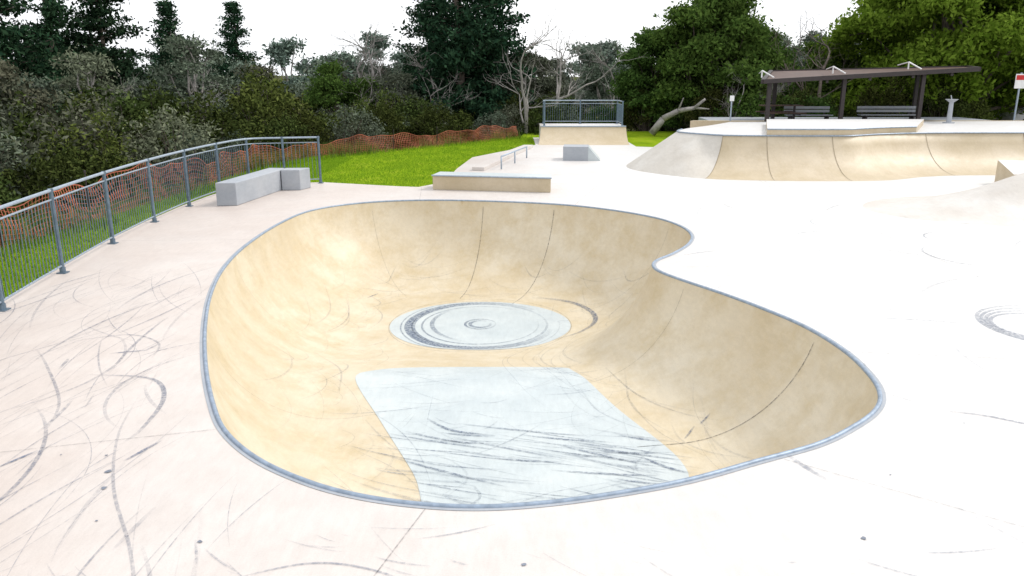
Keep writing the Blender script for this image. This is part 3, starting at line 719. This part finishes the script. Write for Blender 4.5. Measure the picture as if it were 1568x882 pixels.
TW=[bare('twig_a',5,M_twig,5,.8,fine=.9),bare('twig_b',5.5,M_twig,5,.65,(-.2,.1),fine=.9)]
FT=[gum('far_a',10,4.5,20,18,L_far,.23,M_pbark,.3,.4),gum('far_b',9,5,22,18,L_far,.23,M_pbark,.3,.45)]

place(PN[0],'pine_tree',-3.0,46,1.08,0.3); place(PN[1],'pine_tree',-1.2,48,1.05,2.0); place(PN[0],'pine_tree',-4.6,49,.85,4.0)
place(PN[1],'pine_tree',-27.0,80,1.15,1.0,None,1.0)
for x,y,s in((-24,38,1.05),(-28,42,1.2),(-31,46,1.2),(-21.5,43,.95),(-34,40,1.1),(-28,50,1.1),(-18.8,45,.72)):
    place(PN[random.randint(0,1)],'pine_tree',x,y,s)
place(MID,'gum_tree',11.2,44.5,1.05,.4); place(MID,'gum_tree',8.6,47,.8,2.4); place(MID,'gum_tree',14.0,47,.8,4.0)
place(BIG,'acacia_tree',24.5,45.5,1.0,1.0); place(BIG,'acacia_tree',31.5,52,1.05,3.0); place(BIG,'acacia_tree',39,62,1.0,5.0)
place(MID,'gum_tree',19.0,49,.72,3.0)
place(BR[0],'bare_tree',.8,43,1.1,.5);place(BR[1],'bare_tree',2.6,45,1.05,1.8);place(BR[1],'bare_tree',-7.5,44,1.25,2.6);place(BR[2],'bare_tree',15.7,41.0,1.4,1.1);place(BR[2],'bare_tree',-6.2,46,1.2,3.1)
place(BR[0],'bare_tree',11.2,40.8,.62,2.2);place(BR[2],'bare_tree',-10.5,46,1.2,.2);place(BR[0],'bare_tree',6.5,52,1.1,4.0);place(BR[1],'bare_tree',-15,40,.9,4.4);place(TW[0],'bare_tree',12.5,41.5,.7,1.2)
sc=empty('bushland_shrubs'); cnt=0
while cnt<150:
    x=random.uniform(-34,6); y=random.uniform(8,46); 
    if inside([(x,y)],PARK)[0]: continue
    d=segdist([(x,y)],PARK)[0]
    if d<1.5 or d>17: continue
    s=random.uniform(.55,.95) if d<4 else random.uniform(.75,1.35)
    place(random.choice(SH[:3]*2+SH[3:]+[SH[3]]*2),'shrub',x,y,s,None,sc,s*random.uniform(.8,1.1)); cnt+=1
for i in range(22):
    place(random.choice(SH[:3]+SH[4:]),'shrub',random.uniform(10,24),random.uniform(41,44),random.uniform(.7,1.0),None,sc)
for i in range(14):
    place(random.choice(SH),'shrub',random.uniform(-1,10),random.uniform(43.5,48),random.uniform(.6,.9),None,sc)
gc=empty('grey_scrub_trees'); cnt=0
while cnt<110:
    x=random.uniform(-44,12); y=random.uniform(22,66)
    if inside([(x,y)],PARK)[0]: continue
    d=segdist([(x,y)],PARK)[0]
    if d<4: continue
    if random.random()<.58: place(random.choice(TW+BR[:1]),'bare_scrub',x,y,random.uniform(.7,1.1),None,gc)
    elif d>7: place(random.choice(GG+GG+GM),'scrub_tree',x,y,random.uniform(.55,.85),None,gc)
    cnt+=1
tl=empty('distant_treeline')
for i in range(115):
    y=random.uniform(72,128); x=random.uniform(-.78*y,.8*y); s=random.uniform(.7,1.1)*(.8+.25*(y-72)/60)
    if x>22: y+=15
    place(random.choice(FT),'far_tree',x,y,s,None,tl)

# ------------------------------------------------------------------ light, sky, camera
w=bpy.data.worlds.new('World'); scene.world=w; w.use_nodes=True; nt=w.node_tree; nt.nodes.clear()
out=nt.nodes.new('ShaderNodeOutputWorld'); bg=nt.nodes.new('ShaderNodeBackground'); sky=nt.nodes.new('ShaderNodeTexSky')
sd=Vector((.70,.26,.82)).normalized(); el=math.asin(sd.z); az=math.atan2(sd.x,sd.y)
sky.sky_type='NISHITA'; sky.sun_disc=False; sky.sun_elevation=el; sky.sun_rotation=az; sky.dust_density=3
tc=nt.nodes.new('ShaderNodeTexCoord'); nz=noise(nt,tc.outputs['Generated'],1.6,6,.55)
cl=ramp(nt,nz,[(.3,(8.6,8.9,9.4)),(.7,(10.5,10.5,10.5))])
fac=ramp(nt,nz,[(.3,(.82,.82,.82)),(.6,(.96,.96,.96))])
col=mix(nt,fac,sky.outputs[0],cl)
nt.links.new(col,bg.inputs[0]); bg.inputs[1].default_value=.145; nt.links.new(bg.outputs[0],out.inputs[0])
L=bpy.data.lights.new('sun','SUN'); L.energy=2.3; L.angle=rad(12); L.color=(1,.96,.90)
so=bpy.data.objects.new('sun',L); scene.collection.objects.link(so); so.rotation_euler=(-sd).to_track_quat('-Z','Y').to_euler()
cam=bpy.data.cameras.new('camera'); co=bpy.data.objects.new('camera',cam); scene.collection.objects.link(co)
cam.lens=27.55; cam.sensor_width=36; cam.clip_end=4000; co.location=(0,0,3); co.rotation_euler=(rad(90-15.2),0,0)
scene.camera=co
scene.view_settings.view_transform='Standard'; scene.view_settings.look='None'; scene.view_settings.exposure=0
